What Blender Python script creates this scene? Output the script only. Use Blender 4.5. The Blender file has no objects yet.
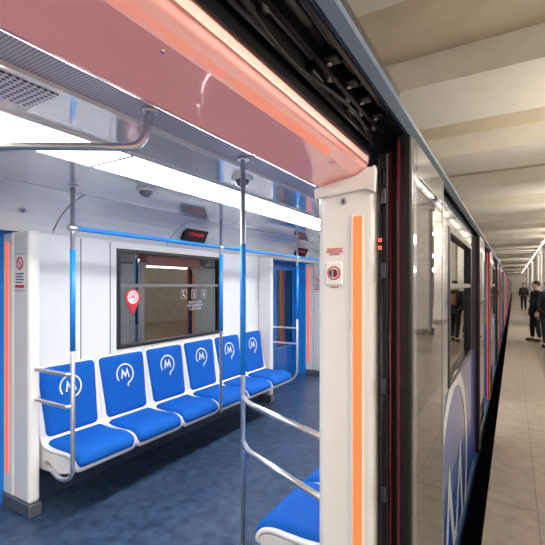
import bpy, bmesh, math, random
from mathutils import Vector, Matrix
random.seed(4)
PI=math.pi
S=bpy.context.scene
COL=S.collection
try:
    S.view_settings.view_transform='Standard'
except Exception: pass

# ---------------------------------------------------------------- materials
def mat(name,col,rough=.5,metal=0,emit=None,es=0,coat=0,noise=None,bump=0,nscale=20,stretch=None,spec=.5,cior=1.5):
    m=bpy.data.materials.new(name); m.use_nodes=True
    nt=m.node_tree; b=nt.nodes['Principled BSDF']
    b.inputs['Base Color'].default_value=(*col,1)
    b.inputs['Roughness'].default_value=rough
    b.inputs['Metallic'].default_value=metal
    b.inputs['Coat Weight'].default_value=coat
    b.inputs['Coat Roughness'].default_value=.04
    b.inputs['Coat IOR'].default_value=cior
    b.inputs['Specular IOR Level'].default_value=spec
    if emit:
        b.inputs['Emission Color'].default_value=(*emit,1); b.inputs['Emission Strength'].default_value=es
    if noise or bump:
        tc=nt.nodes.new('ShaderNodeTexCoord'); n=nt.nodes.new('ShaderNodeTexNoise')
        n.inputs['Scale'].default_value=nscale; n.inputs['Detail'].default_value=4
        if stretch:
            mp=nt.nodes.new('ShaderNodeMapping'); mp.inputs['Scale'].default_value=stretch
            nt.links.new(tc.outputs['Object'],mp.inputs[0]); nt.links.new(mp.outputs[0],n.inputs['Vector'])
        else: nt.links.new(tc.outputs['Object'],n.inputs['Vector'])
        if noise:
            r=nt.nodes.new('ShaderNodeValToRGB')
            r.color_ramp.elements[0].position=.35; r.color_ramp.elements[1].position=.65
            r.color_ramp.elements[0].color=(*noise,1); r.color_ramp.elements[1].color=(*col,1)
            nt.links.new(n.outputs['Fac'],r.inputs['Fac']); nt.links.new(r.outputs['Color'],b.inputs['Base Color'])
        if bump:
            bp=nt.nodes.new('ShaderNodeBump'); bp.inputs['Strength'].default_value=bump; bp.inputs['Distance'].default_value=.01
            nt.links.new(n.outputs['Fac'],bp.inputs['Height']); nt.links.new(bp.outputs['Normal'],b.inputs['Normal'])
            if coat: nt.links.new(bp.outputs['Normal'],b.inputs['Coat Normal'])
    return m
def glass(name,tint,refl=.12,gcol=(1,1,1)):
    m=bpy.data.materials.new(name); m.use_nodes=True; nt=m.node_tree; nt.nodes.clear()
    o=nt.nodes.new('ShaderNodeOutputMaterial'); mx=nt.nodes.new('ShaderNodeMixShader')
    t=nt.nodes.new('ShaderNodeBsdfTransparent'); t.inputs[0].default_value=(*tint,1)
    g=nt.nodes.new('ShaderNodeBsdfGlossy'); g.inputs['Roughness'].default_value=.02; g.inputs[0].default_value=(*gcol,1)
    lw=nt.nodes.new('ShaderNodeLayerWeight'); lw.inputs['Blend'].default_value=.3
    ad=nt.nodes.new('ShaderNodeMath'); ad.operation='ADD'; ad.use_clamp=True; ad.inputs[1].default_value=refl
    nt.links.new(lw.outputs['Fresnel'],ad.inputs[0]); nt.links.new(ad.outputs[0],mx.inputs[0])
    nt.links.new(t.outputs[0],mx.inputs[1]); nt.links.new(g.outputs[0],mx.inputs[2]); nt.links.new(mx.outputs[0],o.inputs[0])
    return m
def dots(name,base,hole,pitch,rad,rough=.35,metal=0):
    m=mat(name,base,rough,metal); nt=m.node_tree; b=nt.nodes['Principled BSDF']
    tc=nt.nodes.new('ShaderNodeTexCoord')
    sc=nt.nodes.new('ShaderNodeVectorMath'); sc.operation='SCALE'; sc.inputs['Scale'].default_value=1/pitch
    fr=nt.nodes.new('ShaderNodeVectorMath'); fr.operation='FRACTION'
    sb=nt.nodes.new('ShaderNodeVectorMath'); sb.operation='SUBTRACT'; sb.inputs[1].default_value=(.5,.5,0)
    ml=nt.nodes.new('ShaderNodeVectorMath'); ml.operation='MULTIPLY'; ml.inputs[1].default_value=(1,1,0)
    ln=nt.nodes.new('ShaderNodeVectorMath'); ln.operation='LENGTH'
    lt=nt.nodes.new('ShaderNodeMath'); lt.operation='LESS_THAN'; lt.inputs[1].default_value=rad
    mx=nt.nodes.new('ShaderNodeMixRGB'); mx.inputs[1].default_value=(*base,1); mx.inputs[2].default_value=(*hole,1)
    L=nt.links.new
    L(tc.outputs['Object'],sc.inputs[0]); L(sc.outputs[0],fr.inputs[0]); L(fr.outputs[0],sb.inputs[0]); L(sb.outputs[0],ml.inputs[0])
    L(ml.outputs[0],ln.inputs[0]); L(ln.outputs['Value'],lt.inputs[0]); L(lt.outputs[0],mx.inputs[0]); L(mx.outputs[0],b.inputs['Base Color'])
    return m
def tiles(name,c1,c2,mortar,sx,sy,rough=.4):
    m=mat(name,c1,rough); nt=m.node_tree; b=nt.nodes['Principled BSDF']
    tc=nt.nodes.new('ShaderNodeTexCoord'); br=nt.nodes.new('ShaderNodeTexBrick')
    br.inputs['Color1'].default_value=(*c1,1); br.inputs['Color2'].default_value=(*c2,1); br.inputs['Mortar'].default_value=(*mortar,1)
    br.inputs['Scale'].default_value=1; br.inputs['Brick Width'].default_value=sx; br.inputs['Row Height'].default_value=sy
    br.inputs['Mortar Size'].default_value=.004; br.offset=0
    n=nt.nodes.new('ShaderNodeTexNoise'); n.inputs['Scale'].default_value=9; n.inputs['Detail'].default_value=12; n.inputs['Roughness'].default_value=.75
    r=nt.nodes.new('ShaderNodeValToRGB'); r.color_ramp.elements[0].position=.32; r.color_ramp.elements[1].position=.68
    r.color_ramp.elements[0].color=(.62,.58,.54,1)
    mx=nt.nodes.new('ShaderNodeMixRGB'); mx.blend_type='MULTIPLY'; mx.inputs[0].default_value=.85
    L=nt.links.new
    L(tc.outputs['Object'],br.inputs['Vector']); L(tc.outputs['Object'],n.inputs['Vector']); L(n.outputs['Fac'],r.inputs['Fac'])
    L(br.outputs['Color'],mx.inputs[1]); L(r.outputs['Color'],mx.inputs[2]); L(mx.outputs[0],b.inputs['Base Color'])
    return m

M={}
M['white']=mat('white plastic',(.88,.87,.86),.25,coat=.3)
M['wallwhite']=mat('pale wall laminate',(.86,.88,.90),.3,coat=.2)
M['coving']=mat('coving laminate',(.92,.92,.91),.16,coat=.8)
M['ceil']=mat('glossy ceiling panel',(.76,.75,.76),.09,coat=1,cior=1.7)
M['grille']=dots('perforated ceiling',(.62,.59,.64),(.12,.10,.13),.012,.3)
M['speaker']=dots('speaker grille',(.72,.70,.75),(.03,.03,.05),.022,.34)
M['header']=mat('glossy header plastic',(.92,.43,.41),.07,emit=(1,.30,.27),es=.17,coat=1,bump=.18,nscale=1.3,stretch=(5,2,2),cior=2.4)  # red door glow put into the base colour and emission of white plastic
M['header2']=mat('pale header edge',(.90,.66,.60),.3)
M['black']=mat('black metal',(.012,.012,.016),.3,metal=.3)
M['rubber']=mat('black rubber',(.008,.007,.008),.35)
M['darkred']=mat('red tinted seal',(.16,.008,.02),.25)  # red light caught by black rubber seals put into their colour
M['darkmetal']=mat('dark machined metal',(.09,.09,.11),.3,metal=.8)
M['kick']=mat('grey steel kickplate',(.30,.31,.33),.35,metal=.8)
M['chrome']=mat('brushed stainless steel',(.86,.84,.84),.30,metal=1)
M['blue']=mat('blue enamel',(.01,.24,.74),.35,emit=(.01,.25,.8),es=.08)  # faint emission put into the enamel, which is no lamp
M['doorblue']=mat('deep blue door enamel',(.006,.12,.46),.3,coat=.4)
M['fabric']=mat('blue upholstery',(.004,.125,.55),.75,noise=(.003,.10,.47),nscale=180,bump=.1,spec=.2)
M['emb']=mat('white print',(.88,.92,.95),.5)
M['embdim']=mat('pale body print',(.62,.68,.76),.3,coat=.5)
M['floor']=mat('dark blue speckled floor',(.055,.095,.17),.32,noise=(.020,.042,.092),nscale=11,bump=.02)
M['underwall']=mat('dark blue skirting',(.03,.05,.10),.5)
M['light']=mat('light diffuser',(1,1,1),.5,emit=(1,.985,.96),es=16)
M['orange']=mat('orange light strip',(.5,.10,.03),.4,emit=(1,.24,.07),es=.95)
M['redled']=mat('red light strip',(.5,.05,.05),.4,emit=(1,.16,.09),es=.95)  # real light strips; on seal lips a painted glow of red light
M['winframe']=mat('window rubber frame',(.012,.013,.018),.3)
M['mullion']=mat('grey mullion',(.17,.18,.19),.4)
M['glass']=glass('dark tinted glass',(.24,.28,.31),.22,(.74,.75,.75))
M['leafglass']=glass('door leaf glass',(.07,.085,.11),.34,(.72,.73,.76))
M['silver']=mat('silver door paint',(.17,.19,.23),.12,metal=.6,coat=.7)
M['body']=mat('grey body paint',(.17,.21,.30),.11,metal=.5,coat=.9)
M['bodyblue']=mat('blue body paint',(.012,.085,.42),.22,coat=.5,spec=.4)
M['bodylip']=mat('blue grey lip',(.14,.21,.33),.25,metal=.5)
M['red']=mat('red print',(.75,.03,.04),.5)
M['paper']=mat('white sticker',(.92,.92,.92),.5)
M['winprint']=mat('translucent white print',(.58,.60,.62),.5)
M['ink']=mat('dark print',(.06,.06,.08),.6)
M['greyline']=mat('grey border print',(.25,.26,.28),.6)
M['steelrim']=mat('steel rim',(.6,.6,.62),.3,metal=1)
M['screen']=mat('black screen',(.02,.01,.015),.2)
M['ledtext']=mat('red led text',(.5,.03,.03),.5,emit=(1,.05,.06),es=.5)
M['dome']=mat('smoked dome',(.10,.10,.13),.08,coat=.6)
M['platform']=tiles('granite platform',(.32,.265,.215),(.29,.24,.195),(.15,.12,.10),.62,.9,.35)
M['platedge']=tiles('pale granite edging',(.45,.385,.32),(.415,.355,.30),(.26,.22,.185),.66,1.2,.4)
M['conc']=mat('ceiling plaster',(.62,.53,.40),.8,noise=(.56,.48,.37),nscale=2)
M['beamA']=mat('painted beam plaster',(.75,.71,.64),.75,noise=(.70,.66,.60),nscale=3)
M['marble']=mat('white marble',(.78,.76,.72),.3,noise=(.66,.64,.61),nscale=5)
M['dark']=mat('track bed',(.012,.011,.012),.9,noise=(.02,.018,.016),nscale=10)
M['tunnel']=mat('track wall marble',(.38,.36,.33),.5,noise=(.24,.22,.20),nscale=4)
M['lamp']=mat('station lamp',(1,.9,.75),.5,emit=(1,.92,.78),es=3)
M['skin']=mat('skin',(.58,.36,.27),.6)
M['hairdark']=mat('dark hair',(.03,.02,.015),.7)
M['coat']=mat('black coat',(.010,.010,.013),.8)
M['coat2']=mat('charcoal jacket',(.022,.022,.027),.8)
M['jeans']=mat('dark trousers',(.008,.009,.014),.85)
M['bag']=mat('brown bag',(.26,.11,.08),.6)
M['shoe']=mat('black shoe',(.012,.012,.012),.5)
M['interior']=mat('far carriage interior',(.5,.52,.58),.5,emit=(.8,.85,1),es=.15)  # lamplight inside the cars put into a faint glow of flat panels

# ---------------------------------------------------------------- helpers
def BM(): return bmesh.new()
def box(bm,x0,x1,y0,y1,z0,z1):
    vs=[bm.verts.new((x,y,z)) for x in (x0,x1) for y in (y0,y1) for z in (z0,z1)]
    for f in ((0,1,3,2),(4,6,7,5),(0,4,5,1),(2,3,7,6),(0,2,6,4),(1,5,7,3)): bm.faces.new([vs[i] for i in f])
    return bm
def prism_y(bm,poly,y0,y1):
    a=[bm.verts.new((p[0],y0,p[1])) for p in poly]; b=[bm.verts.new((p[0],y1,p[1])) for p in poly]
    n=len(poly)
    for i in range(n): bm.faces.new((a[i],a[(i+1)%n],b[(i+1)%n],b[i]))
    bm.faces.new(a[::-1]); bm.faces.new(b)
    return bm
def prism_z(bm,poly,z0,z1):
    a=[bm.verts.new((p[0],p[1],z0)) for p in poly]; b=[bm.verts.new((p[0],p[1],z1)) for p in poly]
    n=len(poly)
    for i in range(n): bm.faces.new((a[i],a[(i+1)%n],b[(i+1)%n],b[i]))
    bm.faces.new(a[::-1]); bm.faces.new(b)
    return bm
def fillet(pts,r=.06,n=6):
    P=[Vector(p) for p in pts]; out=[P[0]]
    for i in range(1,len(P)-1):
        a,b,c=P[i-1],P[i],P[i+1]
        d1=(a-b); d2=(c-b); rr=min(r,d1.length*.49,d2.length*.49)
        p=b+d1.normalized()*rr; q=b+d2.normalized()*rr
        for k in range(n+1):
            t=k/n; out.append(p*(1-t)**2+b*2*t*(1-t)+q*t*t)
    out.append(P[-1]); return out
def tube(bm,pts,r,n=14):
    P=[Vector(p) for p in pts]; rings=[]
    t=(P[1]-P[0]).normalized(); up=Vector((0,0,1)) if abs(t.z)<.9 else Vector((1,0,0))
    u=t.cross(up).normalized()
    for i,p in enumerate(P):
        if i==0: t=P[1]-P[0]
        elif i==len(P)-1: t=P[-1]-P[-2]
        else: t=(P[i+1]-P[i]).normalized()+(P[i]-P[i-1]).normalized()
        t.normalize(); u=(u-t*u.dot(t)).normalized(); v=t.cross(u)
        rings.append([bm.verts.new(p+(u*math.cos(2*PI*k/n)+v*math.sin(2*PI*k/n))*r) for k in range(n)])
    for a,b in zip(rings,rings[1:]):
        for k in range(n):
            f=bm.faces.new((a[k],a[(k+1)%n],b[(k+1)%n],b[k])); f.smooth=True
    bm.faces.new(rings[0][::-1]); bm.faces.new(rings[-1]); return bm
def disc(bm,c,normal,r,th,n=28):
    N=Vector(normal).normalized(); c=Vector(c)
    return tube(bm,[c,c+N*th],r,n)
def dome(bm,c,r,h):
    c=Vector(c); rings=[]
    for i in range(8):
        a=i/8*PI/2
        rings.append([bm.verts.new(c+Vector((r*math.cos(a)*math.cos(2*PI*k/24),r*math.cos(a)*math.sin(2*PI*k/24),-h*math.sin(a)))) for k in range(24)])
    top=bm.verts.new(c+Vector((0,0,-h)))
    for a,b in zip(rings,rings[1:]):
        for k in range(24):
            f=bm.faces.new((a[k],a[(k+1)%24],b[(k+1)%24],b[k])); f.smooth=True
    for k in range(24):
        f=bm.faces.new((rings[-1][k],rings[-1][(k+1)%24],top)); f.smooth=True
    bm.faces.new(rings[0]); return bm
def root_loc(o):
    while o.parent: o=o.parent
    return Vector(o.location)
def obj(name,bm,m,parent=None,bevel=0,label=None,seg=2,normals=True):
    if normals: bmesh.ops.recalc_face_normals(bm,faces=bm.faces[:])
    if parent: off=root_loc(parent)
    else:
        xs=[v.co for v in bm.verts]
        mn=Vector([min(v[i] for v in xs) for i in range(3)]); mx=Vector([max(v[i] for v in xs) for i in range(3)])
        off=Vector(((mn.x+mx.x)/2,(mn.y+mx.y)/2,mn.z))
    bmesh.ops.translate(bm,verts=bm.verts[:],vec=-off)
    me=bpy.data.meshes.new(name); bm.to_mesh(me); bm.free(); me.materials.append(m)
    o=bpy.data.objects.new(name,me); COL.objects.link(o)
    if parent: o.parent=parent
    else: o.location=off
    if bevel:
        b=o.modifiers.new('b','BEVEL'); b.width=bevel; b.segments=seg; b.limit_method='ANGLE'; b.angle_limit=.6
    if label: o['label']=label
    return o
def tag(o,label,cat,group=None,kind=None):
    o['label']=label; o['category']=cat
    if group: o['group']=group
    if kind: o['kind']=kind
    return o
def thing(name,label,cat,loc,group=None,kind=None):
    o=bpy.data.objects.new(name,None); COL.objects.link(o); o.location=loc; o.empty_display_size=.1
    return tag(o,label,cat,group,kind)
def struct(name,bm,m,label,cat,bevel=0):
    o=obj(name,bm,m,None,bevel); return tag(o,label,cat,None,'structure')
def dup(o,loc=None,label=None,parent=None):
    c=o.copy(); COL.objects.link(c)
    if parent: c.parent=parent
    for ch in list(o.children): dup(ch,None,None,c)
    if loc is not None: c.location=loc
    if label: c['label']=label
    return c
def frame_mat(pos,right,up):
    r=Vector(right).normalized(); u=Vector(up).normalized(); n=r.cross(u)
    m=Matrix.Identity(4)
    for i in range(3): m[i][0]=r[i]; m[i][1]=u[i]; m[i][2]=n[i]; m[i][3]=pos[i]
    return m
def text_bm(s,size,pos,right,up,ext=.0006,align='CENTER'):
    cu=bpy.data.curves.new('t','FONT'); cu.body=s; cu.size=size; cu.extrude=ext; cu.align_x=align; cu.align_y='CENTER'
    o=bpy.data.objects.new('t',cu); COL.objects.link(o)
    dg=bpy.context.evaluated_depsgraph_get(); me=bpy.data.meshes.new_from_object(o.evaluated_get(dg))
    bm=BM(); bm.from_mesh(me); bmesh.ops.transform(bm,matrix=frame_mat(pos,right,up),verts=bm.verts[:])
    bpy.data.objects.remove(o); bpy.data.meshes.remove(me); bpy.data.curves.remove(cu)
    return bm
def stroke(bm,pts,w,mtx,closed=False):
    P=[Vector((p[0],p[1])) for p in pts]; L=[];R=[]
    n=len(P)
    for i,p in enumerate(P):
        a=P[i-1] if i>0 else (P[-1] if closed else p); b=P[i+1] if i<n-1 else (P[0] if closed else p)
        d1=(p-a).normalized() if (p-a).length>1e-9 else (b-p).normalized()
        d2=(b-p).normalized() if (b-p).length>1e-9 else d1
        t=(d1+d2).normalized(); nn=Vector((-t.y,t.x)); k=max(.35,nn.dot(Vector((-d1.y,d1.x)))); h=w/2/k
        L.append(bm.verts.new(mtx@Vector((p.x+nn.x*h,p.y+nn.y*h,0)))); R.append(bm.verts.new(mtx@Vector((p.x-nn.x*h,p.y-nn.y*h,0))))
    rng=range(n if closed else n-1)
    for i in rng:
        j=(i+1)%n
        bm.faces.new((R[i],R[j],L[j],L[i]))
    return bm
def emblem(R,mtx,k=.15):
    bm=BM()
    arc=[(R*math.cos(math.radians(a)),R*math.sin(math.radians(a))) for a in range(-75,222,9)]
    stroke(bm,arc,R*k,mtx)
    stroke(bm,[arc[0],(arc[0][0]-R*.05,-R*1.30)],R*k,mtx)
    w=R*.46
    stroke(bm,[(-w,-R*.42),(-w*.62,R*.38),(0,-R*.22),(w*.62,R*.38),(w,-R*.42)],R*k*1.1,mtx)
    return bm

# ---------------------------------------------------------------- camera
cam=bpy.data.cameras.new('camera'); co=bpy.data.objects.new('camera',cam); COL.objects.link(co)
co.location=(0,0,1.6); co.rotation_euler=(PI/2,0,math.radians(30.95)); cam.sensor_width=36; cam.lens=36*402/545
cam.shift_y=12.5/545; cam.clip_start=.02; cam.clip_end=300
S.camera=co

# ---------------------------------------------------------------- train shell (setting)
YA,YB=-3.7,14.3
XE,XI=-.31,-.50
XF,XD=-3.05,-3.42
CZ=2.25
struct('floor',box(BM(),XD,-.30,YA,YB,-.08,0),M['floor'],'dark blue speckled floor of the metro carriage','floor')
struct('ceiling',box(BM(),-2.66,-1.96,YA,YB,CZ,CZ+.05),M['ceil'],'glossy grey ceiling panel of the carriage beyond the light strip','ceiling')
struct('ceiling',box(BM(),-1.60,-1.28,YA,YB,CZ,CZ+.05),M['ceil'],'glossy grey ceiling panel between light strip and perforated panel','ceiling')
struct('ceiling',box(BM(),-1.275,-.93,YA,YB,CZ+.002,CZ+.05),M['grille'],'perforated ceiling panel beside the open doorway','ceiling')
struct('trim_1',box(BM(),-1.30,-1.272,YA,YB,CZ-.012,CZ+.01),M['coving'],'thin grey strip edging the perforated ceiling panel','trim')
def ceil_light(y0,y1,label):
    t=thing('ceiling_light',label,'ceiling light',(-1.78,(y0+y1)/2,CZ-.02),'ceiling light panels of the carriage')
    g=.012
    obj('diffuser',box(BM(),-1.945,-1.615,y0+g,y1-g,CZ-.010,CZ+.02),M['light'],t)
    b=BM(); box(b,-1.96,-1.945,y0,y1,CZ-.014,CZ+.04); box(b,-1.615,-1.60,y0,y1,CZ-.014,CZ+.04); box(b,-1.945,-1.615,y0,y0+g,CZ-.014,CZ+.04); box(b,-1.945,-1.615,y1-g,y1,CZ-.014,CZ+.04)
    obj('light_frame',b,M['coving'],t)
names=['white ceiling light panel at the far left, largest and nearest of the row','second white ceiling light panel, above the left half of the blue seats','third white ceiling light panel, above the right half of the blue seats','fourth white ceiling light panel, near the far doors','fifth white ceiling light panel, above the far doors','last white ceiling light panel, deep in the carriage']
ys=[-1.2,1.35,2.65,3.95,5.25,6.6,10]
for i in range(6): ceil_light(ys[i],ys[i+1],names[i])
bm=BM(); prism_y(bm,[(-3.09,2.02),(-2.97,2.16),(-2.84,2.24),(-2.66,2.28),(-2.66,2.34),(-3.2,2.34),(-3.2,2.02)],YA,YB)
struct('trim_2',bm,M['ink'],'dark backing behind the far coving panels','trim')
bm=BM(); y=-1.75
cin=[(-3.055,1.985),(-3.01,2.045),(-2.955,2.10),(-2.89,2.15),(-2.82,2.19),(-2.74,2.222),(-2.655,2.245)]
cout=[(-2.655,2.26),(-2.745,2.238),(-2.828,2.206),(-2.90,2.164),(-2.966,2.112),(-3.022,2.055),(-3.068,1.995)]
while y<YB-.2:
    y1=min(y+1.18,YB); prism_y(bm,cin+cout,y,y1-.014); y+=1.18
struct('trim_3',bm,M['coving'],'glossy white curved coving panels above the seats','coving')
bm=BM(); prism_y(bm,[(-.60,1.98),(-.93,2.25),(-.93,2.34),(-.50,2.34),(-.50,1.98)],1.44,4.64); prism_y(bm,[(-.60,1.98),(-.93,2.25),(-.93,2.34),(-.50,2.34),(-.50,1.98)],6.44,YB)
struct('trim_4',bm,M['coving'],'pale grey sloping coving above the near seats','coving')
def wall_win(bm,x0,x1,ya,yb,z0,z1,w):
    wy0,wy1,wz0,wz1=w
    box(bm,x0,x1,ya,wy0,z0,z1); box(bm,x0,x1,wy1,yb,z0,z1); box(bm,x0,x1,wy0,wy1,z0,wz0); box(bm,x0,x1,wy0,wy1,wz1,z1)
WZ0,WZ1=1.02,1.93
W1=(2.37,3.84)
bm=BM()
for a,b_,w in ((1.60,4.70,W1),(6.58,9.85,(7.3,8.8))):
    wall_win(bm,-3.15,XF,a,b_,0,2.02,(w[0],w[1],WZ0,WZ1))
box(bm,-3.15,XF,11.3,YB,0,2.02); box(bm,-3.15,XF,YA,.0,0,2.02)
struct('wall_left',bm,M['wallwhite'],'pale blue-white carriage wall behind the blue seats','wall')
bm=BM()
for y in (2.02,2.30,3.90,4.3): box(bm,XF-.001,XF+.003,y,y+.006,.5,1.98)
struct('trim_5',bm,M['ink'],'thin dark seams between the far wall panels','trim')
struct('baseboard_left',box(BM(),XF-.001,XF+.02,1.60,4.70,0,.30),M['underwall'],'dark blue skirting under the row of blue seats','baseboard')
def car_window(n,ya,yb,x0,x1,label,mull=.63):
    t=thing('window_%d'%n,label,'window',((x0+x1)/2,(ya+yb)/2,WZ0),None,'structure')
    f=.035; b=BM()
    box(b,x0,x1,ya,ya+f,WZ0,WZ1); box(b,x0,x1,yb-f,yb,WZ0,WZ1); box(b,x0,x1,ya+f,yb-f,WZ0,WZ0+f); box(b,x0,x1,ya+f,yb-f,WZ1-f,WZ1)
    obj('window_frame',b,M['winframe'],t,.006)
    zm=WZ0+mull*(WZ1-WZ0)
    obj('mullion',box(BM(),x0+.01,x1-.008,ya+f,yb-f,zm-.016,zm+.016),M['mullion'],t,.004)
    xm=(x0+x1)/2
    obj('lower_pane',box(BM(),xm-.003,xm+.003,ya+f,yb-f,WZ0+f,zm-.016),M['glass'],t)
    obj('upper_pane',box(BM(),xm-.003,xm+.003,ya+f,yb-f,zm+.016,WZ1-f),M['glass'],t)
    return t
car_window(1,W1[0],W1[1],-3.10,-3.035,'wide dark window with black frame behind the row of blue seats')
car_window(2,7.3,8.8,-3.10,-3.035,'wide dark window deeper in the carriage on the far side')
def far_door(n,y0,y1,label):
    t=thing('door_%d'%n,label,'door',(XD,(y0+y1)/2,0),None,'structure')
    ym=(y0+y1)/2
    for a,b_ in ((y0,ym-.006),(ym+.006,y1)):
        bb=BM(); wall_win(bb,XD,XD+.04,a,b_,.0,2.0,(a+.13,b_-.11,.55,1.86))
        lf=obj('door_leaf',bb,M['doorblue'],t,.006)
        obj('leaf_glass',box(BM(),XD+.015,XD+.022,a+.13,b_-.11,.55,1.86),M['glass'],lf)
        bb=BM(); wall_win(bb,XD+.04,XD+.046,a+.112,b_-.092,.532,1.878,(a+.13,b_-.11,.55,1.86)); obj('glass_trim',bb,M['blue'],lf,label='bright blue trim around the glass')
    obj('door_seal',box(BM(),XD+.005,XD+.045,ym-.006,ym+.006,0,2.0),M['rubber'],t)
    obj('header_panel',box(BM(),XD,-3.08,y0-.03,y1+.03,2.0,2.3),M['coving'],t)
    for a in (y0,y1):
        lo,hi=(a-.1,a) if a==y0 else (a,a+.1)
        obj('jamb',box(BM(),XD,-3.20,lo,hi,0,2.0),M['blue'],t)
far_door(1,.05,1.495,'closed blue sliding door at the far left edge, across the carriage')
far_door(2,4.78,6.455,'closed blue sliding door beyond the row of seats')
far_door(3,9.95,11.2,'closed blue sliding door deep in the carriage')
def far_part(y0,y1,label,strip=True):
    t=thing('door_partition',label,'partition',(-3.05,(y0+y1)/2,0),'white partitions beside the far doors')
    obj('panel',box(BM(),-3.045,-2.84,y0,y1,.09,1.98),M['white'],t,.025,seg=3)
    obj('outer_post',box(BM(),-3.195,-3.05,y0,y1,.09,1.98),M['white'],t,.02,seg=3)
    obj('kickplate',box(BM(),-3.195,-2.83,y0-.005,y1+.005,0,.09),M['kick'],t,.008)
    ya,yb=(y0-.006,y0+.004) if strip else (y1-.004,y1+.006)
    obj('light_strip',box(BM(),-3.150,-3.110,ya,yb,.25,1.91),M['redled'],t,.003,label='glowing orange-red vertical light strip')
    return t
far_part(1.50,1.58,'white partition panel at the left end of the blue seats')
far_part(4.69,4.77,'white partition panel at the right end of the row of blue seats',False)
far_part(6.46,6.54,'white partition panel beyond the second blue door')
def notice(x,yf,z,w,h,label,cat='sign'):
    t=thing('notice',label,cat,(x,yf-.002,z-h/2))
    obj('border',box(BM(),x-w/2-.005,x+w/2+.005,yf-.002,yf-.0005,z-h/2-.005,z+h/2+.005),M['greyline'],t)
    obj('backing',box(BM(),x-w/2,x+w/2,yf-.0035,yf-.0015,z-h/2,z+h/2),M['paper'],t)
    b=BM(); mt=frame_mat((x,yf-.0045,z+h*.25),(1,0,0),(0,0,1))
    stroke(b,[(w*.27*math.cos(a*PI/12),w*.27*math.sin(a*PI/12)) for a in range(24)],w*.10,mt,True)
    stroke(b,[(-w*.17,w*.17),(w*.17,-w*.17)],w*.09,mt); obj('prohibition_mark',b,M['red'],t)
    obj('red_band',box(BM(),x-w*.42,x+w*.42,yf-.0045,yf-.003,z-h*.44,z-h*.36),M['red'],t)
    b=BM()
    for k in range(4): box(b,x-w*.38,x+w*(.38-.1*(k%2)),yf-.0045,yf-.003,z-h*(.06+.08*k),z-h*(.03+.08*k))
    obj('printed_lines',b,M['ink'],t)
notice(-2.95,1.50,1.69,.14,.25,'white notice with red prohibition mark on the left partition')
notice(-2.95,6.46,1.62,.14,.24,'small white notice on the far partition beyond the second door')

def near_wall(ya,yb,label,win):
    t=thing('wall_near',label,'wall',(XE,(ya+yb)/2,0),None,'structure')
    b=BM(); wall_win(b,XE-.03,XE,ya,yb,1.02,2.12,(win[0],win[1],WZ0+.001,WZ1)); obj('upper_skin',b,M['body'],t,.004)
    obj('lower_skin',box(BM(),XE-.03,XE,ya,yb,-.25,1.02),M['bodyblue'],t)
    b=BM(); wall_win(b,XI,XI+.03,ya+.13,yb-.13,0,1.97,(win[0],win[1],WZ0,WZ1)); obj('lining',b,M['wallwhite'],t)
    b=BM(); wall_win(b,XI+.03,XE-.03,ya+.14,yb-.14,0,1.97,(win[0],win[1],WZ0,WZ1)); obj('wall_core',b,M['ink'],t)
    return t
near_wall(1.42,4.9,'blue and grey outer side of the carriage beyond the open door leaf',(2.42,3.80))
near_wall(6.3,9.9,'blue and grey outer side of the carriage between the second and third doorways',(7.4,8.8))
near_wall(11.3,14.3,'blue and grey outer side of the carriage at its far end',(12.2,13.4))
car_window(3,2.42,3.80,XE-.06,XE+.006,'black framed outer window of the carriage beyond the open door leaf')
car_window(4,7.4,8.8,XE-.06,XE+.006,'second black framed outer window along the carriage side')
car_window(5,12.2,13.4,XE-.06,XE+.006,'third black framed outer window along the carriage side')
bm=BM(); prism_y(bm,[(-.30,2.10),(-.34,2.20),(-.47,2.42),(-.75,2.62),(-1.86,2.75),(-2.97,2.62),(-3.3,2.4),(-3.46,2.1),(-3.46,2.0),(-3.40,2.3),(-2.9,2.55),(-1.86,2.67),(-.8,2.55),(-.52,2.36),(-.40,2.20)],YA,YB)
struct('roof',bm,M['body'],'curved grey roof skin of the carriage','roof')
bm=BM(); prism_y(bm,[(-.265,2.107),(-.300,2.107),(-.300,2.086),(-.282,2.072),(-.262,2.085)],YA,YB)
struct('trim_6',bm,M['bodylip'],'blue-grey drip rail along the top edge of the carriage side','trim')
struct('wall_back',box(BM(),-3.4,-.35,YB-.06,YB,0,2.4),M['wallwhite'],'end wall of the carriage','wall')
struct('wall_front',box(BM(),-3.4,-.35,YA,YA+.06,0,2.4),M['wallwhite'],'end wall of the carriage behind the camera','wall')

# ---------------------------------------------------------------- open doorway
t=thing('door_header','glossy pink header cover above the open doorway','door header',(-.5,.6,1.94))
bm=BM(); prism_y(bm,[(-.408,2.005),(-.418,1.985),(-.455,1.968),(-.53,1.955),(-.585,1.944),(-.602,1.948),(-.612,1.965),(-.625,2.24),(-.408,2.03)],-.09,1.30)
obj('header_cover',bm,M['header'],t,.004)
bm=BM(); prism_y(bm,[(-.4045,2.002),(-.406,1.997),(-.410,2.0),(-.410,2.016),(-.4045,2.016)],-.09,1.28); obj('edge_strip',bm,M['header2'],t,label='pale edge strip')
for y in (.45,.8,1.12): obj('screw',disc(BM(),(-.47,y,1.966),(0,0,-1),.0035,.003,12),M['steelrim'],t)
obj('inner_panel',box(BM(),-.93,-.62,-.09,1.44,2.20,2.25),M['coving'],t)
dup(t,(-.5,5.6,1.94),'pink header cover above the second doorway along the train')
t=thing('door_drive_mechanism','black door drive mechanism with rails and brackets above the doorway','door mechanism',(-.35,.6,2.05))
ye=1.27
obj('channel',box(BM(),-.402,-.302,-.4,ye,2.17,2.20),M['black'],t)
obj('back_plate',box(BM(),-.404,-.399,-.4,ye,2.02,2.19),M['black'],t)
obj('guide_rail',tube(BM(),[(-.375,-.4,2.10),(-.375,ye,2.10)],.011),M['kick'],t)
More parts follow.
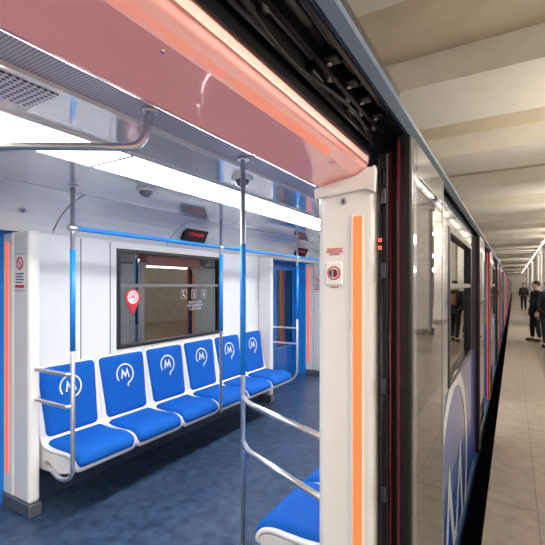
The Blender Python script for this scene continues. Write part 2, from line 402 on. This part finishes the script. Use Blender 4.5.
obj('guide_rail',tube(BM(),[(-.335,-.4,2.125),(-.335,ye,2.125)],.008),M['darkmetal'],t)
obj('rack_bar',box(BM(),-.362,-.350,.0,ye,2.075,2.10),M['black'],t,.002)
obj('rack_bar',box(BM(),-.392,-.386,.0,ye,2.05,2.12),M['darkmetal'],t,.002)
for y in (.28,.40,.52,.80,.92,1.02,1.14):
    b=BM(); box(b,-.395,-.320,y,y+.035,2.085,2.17); box(b,-.385,-.37,y-.01,y+.045,2.06,2.09); obj('bracket',b,M['black'],t,.004)
    obj('roller',disc(BM(),(-.372,y+.07,2.085),(1,0,0),.014,.012,16),M['kick'],t)
    obj('bolt',disc(BM(),(-.345,y+.017,2.086),(0,0,-1),.006,.006,8),M['steelrim'],t)
obj('motor',tube(BM(),[(-.350,.60,2.125),(-.350,.78,2.125)],.022,20),M['darkmetal'],t)
obj('cable',tube(BM(),fillet([(-.39,.2,2.06),(-.36,.5,2.05),(-.385,.7,2.045),(-.35,1.0,2.055),(-.38,1.25,2.04)],.12,8),.004,8),M['rubber'],t)
obj('cable',tube(BM(),fillet([(-.325,.1,2.11),(-.315,.5,2.10),(-.33,.8,2.105),(-.315,1.25,2.10)],.12,8),.004,8),M['darkmetal'],t)
obj('cover_lip',box(BM(),-.312,-.3015,-.4,ye,2.085,2.17),M['black'],t)

t=thing('door_post','white door post with glowing orange strip beside the open doorway','door post',(-.49,1.36,0))
def rounded(x0,x1,y0,y1,r,n=6):
    P=[]
    for cx,cy,a0 in ((x1-r,y1-r,0),(x0+r,y1-r,90),(x0+r,y0+r,180),(x1-r,y0+r,270)):
        for k in range(n+1):
            a=math.radians(a0+90*k/n); P.append((cx+r*math.cos(a),cy+r*math.sin(a)))
    return P
obj('panel',prism_z(BM(),rounded(-.597,-.385,1.302,1.42,.028),0,1.99),M['white'],t)
bb=BM(); prism_y(bb,[(-.60,1.90),(-.60,1.938),(-.585,1.939),(-.53,1.949),(-.455,1.961),(-.42,1.978),(-.385,1.99),(-.380,1.97),(-.384,1.90),(-.42,1.915),(-.56,1.905)],1.285,1.303); obj('top_bracket',bb,M['white'],t,.004)
obj('light_strip',box(BM(),-.462,-.432,1.294,1.303,.05,1.83),M['orange'],t,.003,label='glowing orange vertical light strip')
b=BM(); 
box(b,-.468,-.463,1.295,1.303,.05,1.835); box(b,-.431,-.426,1.295,1.303,.05,1.835); obj('strip_bezel',b,M['coving'],t)
b=BM(); disc(b,(-.497,1.303,1.885),(0,-1,0),.012,.007,20); hb=obj('keyhole_cover',b,M['steelrim'],t)
obj('key_slot',box(BM(),-.500,-.494,1.292,1.297,1.878,1.892),M['ink'],hb)
for yy,ro,lab in ((6.36,0,'white door post with orange strip on the far side of the second doorway'),(4.84,PI,'white door post at the near side of the second doorway'),(-.16,PI,'white door post at the near side of the open doorway')):
    p=dup(t,(-.49,yy,0),lab); p.rotation_euler=(0,0,ro)
t2=thing('emergency_switch','small white emergency switch plate with red ring and dark knob on the white door post','emergency switch',(-.53,1.30,1.60))
obj('plate',box(BM(),-.560,-.500,1.294,1.3015,1.600,1.680),M['paper'],t2,.003)
b=BM(); 
stroke(b,[(.0215*math.cos(a*PI/16),.0215*math.sin(a*PI/16)) for a in range(32)],.005,frame_mat((-.53,1.2935,1.641),(1,0,0),(0,0,1)),True); obj('red_ring',b,M['red'],t2,normals=False)
obj('release_knob',disc(BM(),(-.53,1.294,1.641),(0,-1,0),.014,.008),M['darkred'],t2)
obj('knob_grip',box(BM(),-.533,-.527,1.281,1.287,1.629,1.653),M['steelrim'],t2)
b=text_bm('АВАРИЙНОЕ\nОТКРЫВАНИЕ\nДВЕРЕЙ',.009,(-.53,1.3008,1.715),(1,0,0),(0,0,1))
tag(obj('printed_lettering',b,M['red']),'red lettering above the emergency switch on the white post','lettering')
b=text_bm('НАЖАТЬ',.007,(-.53,1.3008,1.592),(1,0,0),(0,0,1))
tag(obj('printed_lettering',b,M['red']),'tiny red lettering below the emergency switch plate','lettering')

t=thing('door_jamb','black door jamb with rubber seals beside the white post','door jamb',(-.35,1.34,0))
obj('jamb_post',box(BM(),-.382,-.346,1.305,1.42,-.1,2.03),M['black'],t,.006)
obj('seal',tube(BM(),[(-.341,1.31,-.1),(-.341,1.31,2.03)],.004,10),M['darkred'],t)  # dark red stands for red light reflected on the rubber
obj('seal',tube(BM(),[(-.368,1.303,-.1),(-.368,1.303,1.98)],.004,10),M['rubber'],t)
obj('channel_plate',box(BM(),-.346,-.325,1.33,1.41,-.1,2.03),M['rubber'],t)
for z in (1.74,1.715): obj('indicator_light',box(BM(),-.378,-.366,1.297,1.303,z,z+.012),M['redled'],t)
for z in (.35,.9,1.25,1.62,1.86): obj('lock_block',box(BM(),-.366,-.350,1.29,1.306,z,z+.05),M['darkmetal'],t,.003)

def leaf(y0,y1,label,group,edge):
    t=thing('door_leaf',label,'door leaf',(-.29,(y0+y1)/2,.03),group)
    b=BM(); wall_win(b,-.305,-.270,y0+.012,y1,.02,2.07,(y0+.065,y1-.04,.20,1.96)); obj('leaf_frame',b,M['silver'],t,.004)
    obj('leaf_glass',box(BM(),-.284,-.272,y0+.065,y1-.04,.20,1.96),M['leafglass'],t)
    obj('edge_seal',box(BM(),-.318,-.272,y0-.008 ,y0+.012,.02,2.07),M['rubber'],t,.006)
    obj('seal_lip',box(BM(),-.312,-.307,y0-.016,y0-.008,.02,2.05),M['darkred'] if edge=='near' else M['redled'],t)  # red light on the rubber lips put into their colour and glow
    obj('seal_lip',box(BM(),-.290,-.286,y0-.014,y0-.008,.02,2.05),M['rubber'] if edge=='near' else M['redled'],t)
    return t
leaf(1.30,1.955,'open glass door leaf slid outside the carriage beside the black jamb',None,'near')
for k in (0,1):
    base=6.3+5*k
    leaf(base,base+.65,['glass door leaf with red edge on the far side of the second doorway','glass door leaf with red edge on the far side of the third doorway'][k],'open door leaves along the train','far')
    leaf(base-2.05,base-1.4,['glass door leaf just before the second doorway','glass door leaf just before the third doorway'][k],'open door leaves along the train','near')
def side_emblem(yc,label):
    mt=frame_mat((XE+.002,yc,.34),(0,1,0),(0,0,1)); b=BM()
    Rr=.68
    stroke(b,[(Rr*math.cos(math.radians(a)),Rr*math.sin(math.radians(a))) for a in range(-38,219,8)],.10,mt)
    w=.42
    stroke(b,[(-w,-.42),(-w*.62,.16),(-.06,-.28),(.06,-.28),(w*.62,.16),(w,-.42)],.085,mt)
    tag(obj('metro_emblem',b,M['embdim'],normals=False),label,'emblem')
side_emblem(2.70,'large sweeping white ring emblem on the blue lower side of the carriage')
side_emblem(7.95,'second white ring emblem farther along the blue carriage side')

# ---------------------------------------------------------------- seats
def catmull(P,n=5):
    out=[]
    P=[Vector(p) for p in P]; Q=[P[0]*2-P[1]]+P+[P[-1]*2-P[-2]]
    for i in range(1,len(Q)-2):
        for k in range(n):
            t=k/n; a,b,c,d=Q[i-1],Q[i],Q[i+1],Q[i+2]
            out.append(.5*((2*b)+(c-a)*t+(2*a-5*b+4*c-d)*t*t+(3*b-a-3*c+d)*t**3))
    out.append(P[-1]); return out
def strip(bm,prof,hw,off,rc,nu=14,dome_=False,taper=0):
    P=catmull(prof); L=[0]
    for a,b in zip(P,P[1:]): L.append(L[-1]+(b-a).length)
    T=L[-1]
    rows=[]
    for i,p in enumerate(P):
        t=(P[min(i+1,len(P)-1)]-P[max(i-1,0)]).normalized(); n=Vector((-t.y,t.x))
        if n.x+n.y<0: n=-n
        s=min(L[i],T-L[i]); h=hw-taper*(1-L[i]/T)
        e=0
        if s<rc: e=rc-math.sqrt(max(0,rc*rc-(rc-s)**2))
        w=h-e
        row=[]
        for j in range(nu+1):
            u=-1+2*j/nu; u=math.copysign(1-(1-abs(u))**1.6,u)
            o=off
            if dome_:
                du=(1-abs(u))*w; q=min(1,du/.028); r_=min(1,s/.028)
                o=off*math.sqrt(max(0,1-(1-q)**2))*math.sqrt(max(0,1-(1-r_)**2))
            q=p+n*o
            row.append(bm.verts.new((q.x,u*w,q.y)))
        rows.append(row)
    for a,b in zip(rows,rows[1:]):
        for j in range(nu):
            f=bm.faces.new((a[j],a[j+1],b[j+1],b[j])); f.smooth=True
    return bm
SH=[(.055,1.00),(.075,.90),(.10,.75),(.125,.60),(.145,.50),(.19,.452),(.28,.44),(.38,.442),(.47,.445),(.53,.425),(.55,.385),(.54,.345)]
BK=[(.057,.992),(.077,.90),(.10,.76),(.122,.62),(.145,.508),(.152,.488)]
CU=[(.170,.468),(.19,.454),(.28,.442),(.38,.444),(.47,.447),(.528,.428),(.549,.392),(.5495,.375)]
def make_seat(label,group):
    t=thing('passenger_chair',label,'seat',(0,0,0),group)
    o=obj('shell',strip(BM(),SH,.251,0,.05),M['white'],t,normals=False)
    sd=o.modifiers.new('s','SOLIDIFY'); sd.thickness=.024; sd.offset=0
    obj('backrest_pad',strip(BM(),BK,.212,.028,.045,dome_=True,taper=-.027),M['fabric'],t,label='blue upholstered backrest')
    obj('seat_cushion',strip(BM(),CU,.243,.036,.045,dome_=True,taper=.022),M['fabric'],t,label='blue upholstered seat cushion')
    n=Vector((.98,0,.17)).normalized()
    c=Vector((.090,0,.815))+n*.0320
    bp=[c_ for c_ in t.children if c_.name.startswith('backrest')][0]
    obj('emblem',emblem(.085,frame_mat(c,(0,1,0),Vector((-.17,0,.98))),.14),M['emb'],bp,label='white ring and letter emblem',normals=False)
    return t
far=['blue seat nearest the left partition, first of the row of six','second blue seat from the left partition','third blue seat from the left, under the left half of the window','fourth blue seat from the left, under the right edge of the window','fifth blue seat from the left, next to last in the row','sixth and last blue seat, against the right partition']
s0=make_seat(far[0],'blue seats along the far wall')
YC=[1.86+.505*i for i in range(6)]
seats=[]
for i,y in enumerate(YC):
    o=s0 if i==0 else dup(s0,None,far[i])
    o.location=(XF,y,0); seats.append(o)
nl=['blue seat just behind the white door post, partly hidden by it','second near seat beyond the one behind the door post','third near seat behind the door post']
for i in range(3):
    o=dup(s0,(XI,1.86+.505*i,0),nl[i]); o.rotation_euler=(0,0,PI); o['group']='blue seats along the near wall'; seats.append(o)
PB=[(0.01,.34),(.01,.52),(.12,.50),(.17,.44),(.49,.43),(.55,.40),(.53,.34),(.35,.29),(.15,.28)]
for s,yy in ((seats[0],-.245),(seats[5],.225),(seats[6],.225)):
    me_o=obj('side_bracket',prism_y(BM(),PB,yy,yy+.025),M['white'],None,.008)
    me_o.parent=s
t=thing('bench_frame','white support beam under the row of six blue seats','bench frame',(-2.9,3.2,.2))
obj('beam',box(BM(),-3.02,-2.66,1.70,4.60,.285,.325),M['white'],t,.01)
for y in (1.9,3.15,4.45): obj('wall_strut',prism_y(BM(),[(-3.028,.12),(-3.028,.285),(-2.75,.285)],y,y+.03),M['darkmetal'],t,.003)
t=thing('bench_frame','white support beam under the near seats behind the door post','bench frame',(-.7,2.2,.2))
obj('beam',box(BM(),-.89,-.53,1.66,3.1,.285,.325),M['white'],t,.01)
for y in (1.8,2.9): obj('wall_strut',prism_y(BM(),[(-.502,.12),(-.502,.285),(-.78,.285)],y,y+.03),M['darkmetal'],t,.003)

# ---------------------------------------------------------------- handrails
R=.0145
def flange(b,x,y,z): disc(b,(x,y,z),(0,0,-1),.030,.012,20); return b
def pole(label,x,y,pts_down,sl,sides,cat='grab pole',r=R):
    t=thing('grab_pole',label,cat,(x,y,0),'vertical grab poles')
    obj('upright',tube(BM(),fillet([(x,y,CZ)]+pts_down,.11,8),r),M['chrome'],t)
    obj('ceiling_flange',flange(BM(),x,y,CZ),M['chrome'],t)
    obj('grip_sleeve',tube(BM(),[(x,y,sl[0]),(x,y,sl[1])],r+.0025),M['blue'],t,label='blue grip sleeve')
    for s in sides: obj('side_rail',tube(BM(),fillet(s,.07,7),.013),M['chrome'],t)
    return t
XP=-2.46
def loops(y,yo): return [[(XP,y,z),(XP-.02,yo,z),(-2.83,yo,z),(-2.85,y-(y-yo)*.1,z)] for z in (1.02,.81)]
pole('steel grab pole with blue sleeve before the first seat by the left partition',XP,1.575,[(XP,1.575,.34),(-2.62,1.58,.285),(-2.80,1.60,.36)],(1.17,1.83),loops(1.575,1.54))
pole('steel grab pole rising from the middle of the row of blue seats',XP,3.12,[(XP,3.12,.35)],(1.15,1.90),[])
pole('steel grab pole with side rails at the right end of the seat row',XP,4.74,[(XP,4.74,.40),(-2.60,4.72,.285),(-2.80,4.68,.36)],(1.15,1.85),loops(4.74,4.80))
pole('tall foreground grab pole in the doorway, joined to the white post by two rails',-1.19,1.69,[(-1.19,1.69,0.0)],(1.14,1.81),
     [[(-1.19,1.69,1.03),(-1.10,1.60,1.03),(-.600,1.38,1.03)],[(-1.19,1.69,.80),(-1.10,1.60,.80),(-.600,1.38,.80)]],r=.0125)
t=thing('overhead_rail','long blue horizontal handrail above the far row of seats','handrail',(XP,4,1.97))
obj('rail',tube(BM(),[(XP,1.575,1.97),(XP,7.0,1.97)],.016),M['blue'],t)
for y in (1.575,3.12,4.74,6.6): obj('rail_clamp',tube(BM(),[(XP,y-.03,1.97),(XP,y+.03,1.97)],.021),M['chrome'],t)
obj('hanger',tube(BM(),[(XP,6.6,CZ),(XP,6.6,1.97)],R),M['chrome'],t)
t=thing('overhead_rail','curved steel handrail hanging from the ceiling at top left','handrail',(-1.16,1.04,CZ))
obj('rail',tube(BM(),fillet([(-1.155,1.045,CZ),(-1.165,1.02,2.105),(-1.25,.93,2.095),(-1.56,.72,2.09),(-2.3,.30,2.085),(-2.4,.25,2.10),(-2.42,.24,CZ)],.075,8),.0155),M['chrome'],t)
obj('ceiling_flange',flange(BM(),-1.155,1.045,CZ),M['chrome'],t)
obj('ceiling_flange',flange(BM(),-2.42,.24,CZ),M['chrome'],t)

# ---------------------------------------------------------------- ceiling fittings
def cam_dome(x,y,label,r):
    t=thing('dome_camera',label,'camera',(x,y,CZ-.06),'ceiling dome cameras')
    obj('camera_base',disc(BM(),(x,y,CZ),(0,0,-1),r*1.15,.022,28),M['white'],t,.003)
    obj('camera_dome',dome(BM(),(x,y,CZ-.022),r*.8,r*.7),M['dome'],t)
cam_dome(-1.40,1.98,'white dome camera on the ceiling left of the foreground pole top',.055)
cam_dome(-2.12,1.88,'white dome camera on the far side of the ceiling lights',.055)
tag(obj('speaker_grille',box(BM(),-1.52,-1.33,.25,.80,CZ-.006,CZ),M['speaker'],None,.002),'perforated speaker grille on the ceiling at the left edge','speaker grille')
u=Vector((.42,0,.907)).normalized(); nrm=Vector((0,1,0)).cross(u)
def coving_box(bm,c,hw,hh,th):
    c=Vector(c)
    vs=[]
    for k in (0,1):
        for sy,su in ((-1,-1),(1,-1),(1,1),(-1,1)): vs.append(bm.verts.new(c+Vector((0,sy*hw,0))+u*su*hh+nrm*th*k))
    for f in ((3,2,1,0),(4,5,6,7),(0,1,5,4),(1,2,6,5),(2,3,7,6),(3,0,4,7)): bm.faces.new([vs[i] for i in f])
    return bm
for yy,lab,word in ((3.22,'small black information display with red text on the coving','СТАНЦИЯ'),(5.70,'second black display on the coving above the far door','ВЫХОД')):
    c=Vector((-2.905,yy,2.145))
    t=thing('information_display',lab,'display',c)
    obj('housing',coving_box(BM(),c,.17,.082,.045),M['screen'],t,.004)
    obj('led_text',text_bm(word,.046,c+nrm*.0465,(0,1,0),u),M['ledtext'],t)
t=thing('coving_latch','small round steel lock on the coving at the left','lock',(-2.93,1.50,2.12))
cn=Vector((.66,0,-.75)).normalized()
c=Vector((-2.925,1.50,2.123)); obj('lock_plate',disc(BM(),c,cn,.022,.010,18),M['steelrim'],t)
obj('lock_slot',disc(BM(),c+cn*.010,cn,.007,.002,10),M['ink'],t)

# window stickers
xg=-3.0625
t=thing('pin_sticker','red map-pin shaped sticker on the left of the far window','sticker',(xg,2.55,1.33))
b=BM(); P=[]
yc=2.56
for k in range(25):
    a=math.radians(-40+260*k/24); P.append((yc+.085*math.cos(a),1.48+.085*math.sin(a)))
P.append((yc,1.315))
vs=[b.verts.new((xg,p[0],p[1])) for p in P]; b.faces.new(vs)
g=bmesh.ops.extrude_face_region(b,geom=b.faces[:]); bmesh.ops.translate(b,verts=[v for v in g['geom'] if isinstance(v,bmesh.types.BMVert)],vec=(.002,0,0))
obj('pin',b,M['red'],t)
obj('pin_center',disc(BM(),(xg+.002,yc,1.485),(1,0,0),.062,.001),M['paper'],t)
obj('pin_emblem',emblem(.042,frame_mat((xg+.004,yc,1.488),(0,1,0),(0,0,1))),M['red'],t,normals=False)
t=thing('priority_sticker','white pictograms and lettering on the right of the far window','sticker',(xg,3.4,1.2))
poses=[ [[(-.012,.012),(-.010,-.012),(.014,-.014),(.018,-.036)]],
        [[(0,.012),(0,-.012),(-.012,-.036)],[(0,-.012),(.012,-.036)],[(-.014,.0),(.014,.004)]],
        [[(-.010,.012),(-.008,-.014),(.010,-.016),(.014,-.036)],[(-.008,.002),(.020,-.004)]] ]
for i in range(3):
    yy=3.24+.165*i; b=BM(); mt=frame_mat((xg,yy,1.50),(0,1,0),(0,0,1))
    stroke(b,[(-.042,-.046),(.042,-.046),(.042,.046),(-.042,.046)],.004,mt,True)
    disc(b,(xg,yy-.008+.004*i,1.526),(1,0,0),.009,.001,12)
    for pl in poses[i]: stroke(b,pl,.008,mt)
    obj('pictogram',b,M['winprint'],t)
obj('lettering',text_bm('МЕСТА ДЛЯ\nПАССАЖИРОВ\nС ДЕТЬМИ',.036,(xg+.001,3.42,1.37),(0,1,0),(0,0,1)),M['winprint'],t)

# ---------------------------------------------------------------- station
struct('floor',box(BM(),.46,7,-14,112,-.2,0),M['platform'],'brown granite platform floor along the train','floor')
struct('trim_7',box(BM(),-.17,.46,-14,112,-.2,.0),M['platedge'],'pale granite edging strip along the platform edge','platform edge')
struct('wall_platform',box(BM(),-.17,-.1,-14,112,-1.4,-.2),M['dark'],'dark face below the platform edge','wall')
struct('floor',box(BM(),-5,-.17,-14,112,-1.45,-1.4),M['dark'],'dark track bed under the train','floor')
struct('wall_track',box(BM(),-5.1,-4.9,-14,112,-1.4,4.9),M['tunnel'],'grey marble track wall behind the train','wall')
struct('wall_right',box(BM(),6.9,7.1,-14,112,0,4.9),M['marble'],'pale marble wall on the far side of the platform','wall')
struct('wall_end',box(BM(),-5,7,112,112.2,-1.4,4.9),M['marble'],'distant end wall of the station','wall')
struct('wall_end',box(BM(),-5,7,-14.2,-14,-1.4,4.9),M['marble'],'station end wall behind the camera','wall')
struct('ceiling',box(BM(),-5.1,7.1,-14,112,4.85,5.0),M['conc'],'plaster ceiling of the station between the beams','ceiling')
n=8
y=-12.0
while y<110:
    b=BM()
    a=[(y,4.85),(y+.06,4.45),(y+1.74,4.45),(y+1.8,4.85)]
    vs0=[b.verts.new((-4.9,p[0],p[1])) for p in a]; vs1=[b.verts.new((1.70,p[0],p[1])) for p in a]
    for i in range(4): b.faces.new((vs0[i],vs0[(i+1)%4],vs1[(i+1)%4],vs1[i]))
    b.faces.new(vs0); b.faces.new(vs1)
    o=struct('trim_%d'%n,b,M['beamA'],'plaster ceiling beam crossing above the platform','beam'); o['group']='ceiling beams of the station'
    n+=1; y+=3.6
struct('trim_%d'%n,box(BM(),1.70,2.35,-14,112,4.22,4.85),M['marble'],'long pale lintel above the platform columns','lintel',.02)
c0=thing('station_column','white marble column in the row along the platform','column',(2.02,0,0),'platform columns')
obj('shaft',prism_z(BM(),rounded(1.76,2.28,-.26,.26,.06,4),.18,4.05),M['marble'],c0)
obj('column_base',box(BM(),1.72,2.32,-.30,.30,0,.18),M['tunnel'],c0,.015)
obj('capital',box(BM(),1.71,2.33,-.31,.31,4.05,4.22),M['marble'],c0,.02)
l0=thing('platform_lamp','long glowing lamp on the lintel between columns','lamp',(1.66,0,4.3),'platform lamps')
obj('lamp_tube',tube(BM(),[(1.64,-1.5,4.36),(1.64,1.5,4.36)],.035,12),M['lamp'],l0)
obj('lamp_bracket',box(BM(),1.64,1.705,-.05,.05,4.33,4.39),M['silver'],l0)
ylist=[2+4*i for i in range(27)]
for i,yy in enumerate(ylist):
    a=c0 if i==0 else dup(c0); a.location=(2.02,yy,0)
    a=l0 if i==0 else dup(l0); a.location=(1.66,yy+2,4.3)

def carriage(y0,L,label):
    t=thing('metro_carriage',label,'train carriage',(-1.86,y0+L/2,-.2),'further carriages of the train')
    prof=[(-.31,-.25),(-.31,2.1),(-.36,2.22),(-.47,2.42),(-.75,2.62),(-1.86,2.75),(-2.97,2.62),(-3.4,2.2),(-3.42,-.25)]
    obj('body',prism_y(BM(),prof,y0,y0+L),M['body'],t)
    obj('lower_band',box(BM(),-.312,-.300,y0,y0+L,-.25,1.0),M['bodyblue'],t)
    for k in range(4):
        yc=y0+2.3+k*4.75
        obj('doorway',box(BM(),-.312,-.297,yc-.7,yc+.7,0,2.0),M['interior'],t,label='lit open doorway')
        obj('door_edge',box(BM(),-.285,-.278,yc+.722,yc+.73,0,2.05),M['redled'] if k<2 else M['darkred'],t,label='red door edge')  # edge coloured and glowing to imitate red light falling on it
        obj('door_leaf',box(BM(),-.300,-.270,yc+.73,yc+1.4,0,2.08),M['silver'],t)
        obj('door_leaf',box(BM(),-.300,-.270,yc-1.4,yc-.7,0,2.08),M['silver'],t)
        if k<3: obj('window',box(BM(),-.312,-.302,yc+1.75,yc+3.0,1.02,1.93),M['winframe'],t,.005)
carriage(14.9,18.8,'next carriage coupled beyond the open one')
carriage(34.3,18.8,'third carriage farther down the platform')
carriage(53.7,18.8,'distant carriage near the vanishing point')

# ---------------------------------------------------------------- people
def skinmesh(name,verts,edges,radii,m,parent,rootidx=0,sub=2,label=None):
    me=bpy.data.meshes.new(name); me.from_pydata(verts,edges,[]); o=bpy.data.objects.new(name,me); COL.objects.link(o)
    sk=o.modifiers.new('skin','SKIN'); sk.use_smooth_shade=True
    for i,r in enumerate(radii):
        rr=r if isinstance(r,tuple) else (r,r); me.skin_vertices[0].data[i].radius=rr
        me.skin_vertices[0].data[i].use_root=(i==rootidx)
    ss=o.modifiers.new('sub','SUBSURF'); ss.levels=sub; ss.render_levels=sub
    dg=bpy.context.evaluated_depsgraph_get(); m2=bpy.data.meshes.new_from_object(o.evaluated_get(dg))
    bpy.data.objects.remove(o); m2.materials.clear(); m2.materials.append(m)
    for p in m2.polygons: p.use_smooth=True
    o=bpy.data.objects.new(name,m2); COL.objects.link(o); o.parent=parent
    if label: o['label']=label
    return o
def ball(bm,c,r,sc=(1,1,1)):
    g=bmesh.ops.create_uvsphere(bm,u_segments=16,v_segments=10,radius=r)
    for v in g['verts']: v.co=Vector((v.co.x*sc[0],v.co.y*sc[1],v.co.z*sc[2]))+Vector(c)
    for f in bm.faces: f.smooth=True
    return bm
def local(name,b,m,parent):
    me=bpy.data.meshes.new(name); b.to_mesh(me); b.free(); me.materials.append(m); o=bpy.data.objects.new(name,me); COL.objects.link(o); o.parent=parent; return o
def person(x,y,rot,label,coatm,stride=.0,arm=0.0):
    t=thing('person',label,'person',(x,y,0))
    V=[];E=[];Rr=[]
    def add(p,r,par=None):
        V.append(p);Rr.append(r)
        if par is not None:E.append((par,len(V)-1))
        return len(V)-1
    pel=add((0,0,.94),(.13,.10)); sp=add((0,0,1.12),(.125,.095),pel); ch=add((0,0,1.30),(.15,.10),sp); nb=add((0,-.005,1.42),.065,ch)
    nk=add((0,.0,1.48),.048,nb); hd=add((0,.012,1.55),(.066,.078),nk); hm=add((0,.010,1.61),(.074,.088),hd); ht=add((0,.0,1.665),(.056,.066),hm)
    add((0,.108,1.585),.012,add((0,.092,1.592),.018,hm))
    for s in (-1,1):
        add((s*.085,.0,1.60),.013,hm)
        sh=add((s*.165,0,1.375),.058,ch); el=add((s*.215,-.02,1.11),.042,sh); wr=add((s*.215,.06+arm*s,.88),.027,el); pa=add((s*.213,.08+arm*s,.81),(.020,.034),wr)
        for k in range(4):
            fy=.055+.017*k+arm*s
            f1=add((s*.214,fy,.765),.0085,pa); add((s*.207,fy+.006,.765-[.055,.066,.07,.052][k]),.007,f1)
        th=add((s*.200,.115+arm*s,.80),.010,pa); add((s*.195,.125+arm*s,.765),.008,th)
        hp=add((s*.088,0,.90),.095,pel); st=s*stride
        kn=add((s*.095,.03+st*.5,.49),.058,hp); an=add((s*.1,-.015+st,.10),.038,kn); add((s*.11,.12+st,.045),.034,an)
    skinmesh('body',V,E,Rr,M['skin'],t)
    V=[];E=[];Rr=[]
    pel=add((0,0,.98),(.165,.125)); lo=add((0,0,.80),(.17,.13),pel); sp=add((0,0,1.12),(.15,.115),pel); ch=add((0,0,1.30),(.172,.12),sp); nb=add((0,-.005,1.43),.072,ch); add((0,0,1.475),.064,nb)
    for s in (-1,1):
        sh=add((s*.17,0,1.375),.074,ch); el=add((s*.222,-.02,1.11),.058,sh); add((s*.217,.055+arm*s,.89),.043,el)
    skinmesh('coat',V,E,Rr,coatm,t)
    V=[];E=[];Rr=[]
    pel=add((0,0,.90),(.14,.11))
    for s in (-1,1):
        hp=add((s*.088,0,.84),.105,pel); st=s*stride; kn=add((s*.095,.03+st*.5,.49),.073,hp); add((s*.1,-.012+st,.11),.056,kn)
    skinmesh('trousers',V,E,Rr,M['jeans'],t)
    for s in (-1,1):
        b=BM(); ball(b,(s*.105,.06+s*stride,.048),.05,(.95,2.5,.95)); local('shoe',b,M['shoe'],t)
    b=BM(); ball(b,(0,-.012,1.635),.094,(.95,1.1,1.0))
    for v in list(b.verts):
        if v.co.y>.055 and v.co.z<1.645: v.co.y=.055
    local('hair',b,M['hairdark'],t)
    for s in (-1,1):
        b=BM(); ball(b,(s*.03,.092,1.612),.009); local('eye',b,M['ink'],t)
    b=BM(); box(b,-.022,.022,.088,.098,1.552,1.558); local('mouth',b,M['red'],t)
    t.rotation_euler=(0,0,rot)
    return t
person(.54,13.6,PI*.62,'person in black clothes on the platform, left of the one with the bag',M['coat'],.05)
px_,py_=.76,12.4
person(px_,py_,.25,'person in a charcoal jacket with a brown bag at the right edge of the platform',M['coat2'],.10,arm=.03)
person(.55,30,PI,'distant person in dark clothes farther down the platform',M['coat'],.12)
t=thing('shoulder_bag','brown bag carried on the back of the person at the right edge','bag',(.79,py_-.17,1.0))
b=BM(); box(b,.69,.90,py_-.26,py_-.15,1.04,1.36); obj('bag_body',b,M['bag'],t,.04,seg=4)
obj('pocket',box(BM(),.72,.87,py_-.29,py_-.25,1.07,1.2),M['bag'],t,.015)
for s in (-.08,.08): obj('strap',tube(BM(),fillet([(.795+s,py_-.15,1.33),(.78+s,py_-.11,1.46),(.76+s,py_+.02,1.49),(.74+s,py_+.13,1.40)],.05),.012,8),M['ink'],t)

# ---------------------------------------------------------------- lights
def area(name,loc,rot,sx,sy,power,col):
    l=bpy.data.lights.new(name,'AREA'); l.shape='RECTANGLE'; l.size=sx; l.size_y=sy; l.energy=power; l.color=col
    o=bpy.data.objects.new(name,l); COL.objects.link(o); o.location=loc; o.rotation_euler=rot; return o
for yy in (-8,0,8,16,26,38,52,68,86,104):
    area('station_downlight',(4.4,yy,4.6),(0,math.radians(20),0),3,3,360,(1,.93,.82))  # added unseen area lamp lighting the platform, no fixture modelled
    area('station_uplight',(3.4,yy,2.4),(PI,math.radians(-35),0),1,4,225,(1,.91,.77))  # added upward area lamp to brighten the ceiling, no fixture behind it
w=bpy.data.worlds.new('world'); S.world=w; w.use_nodes=True
w.node_tree.nodes['Background'].inputs[0].default_value=(.9,.86,.82,1); w.node_tree.nodes['Background'].inputs[1].default_value=.25
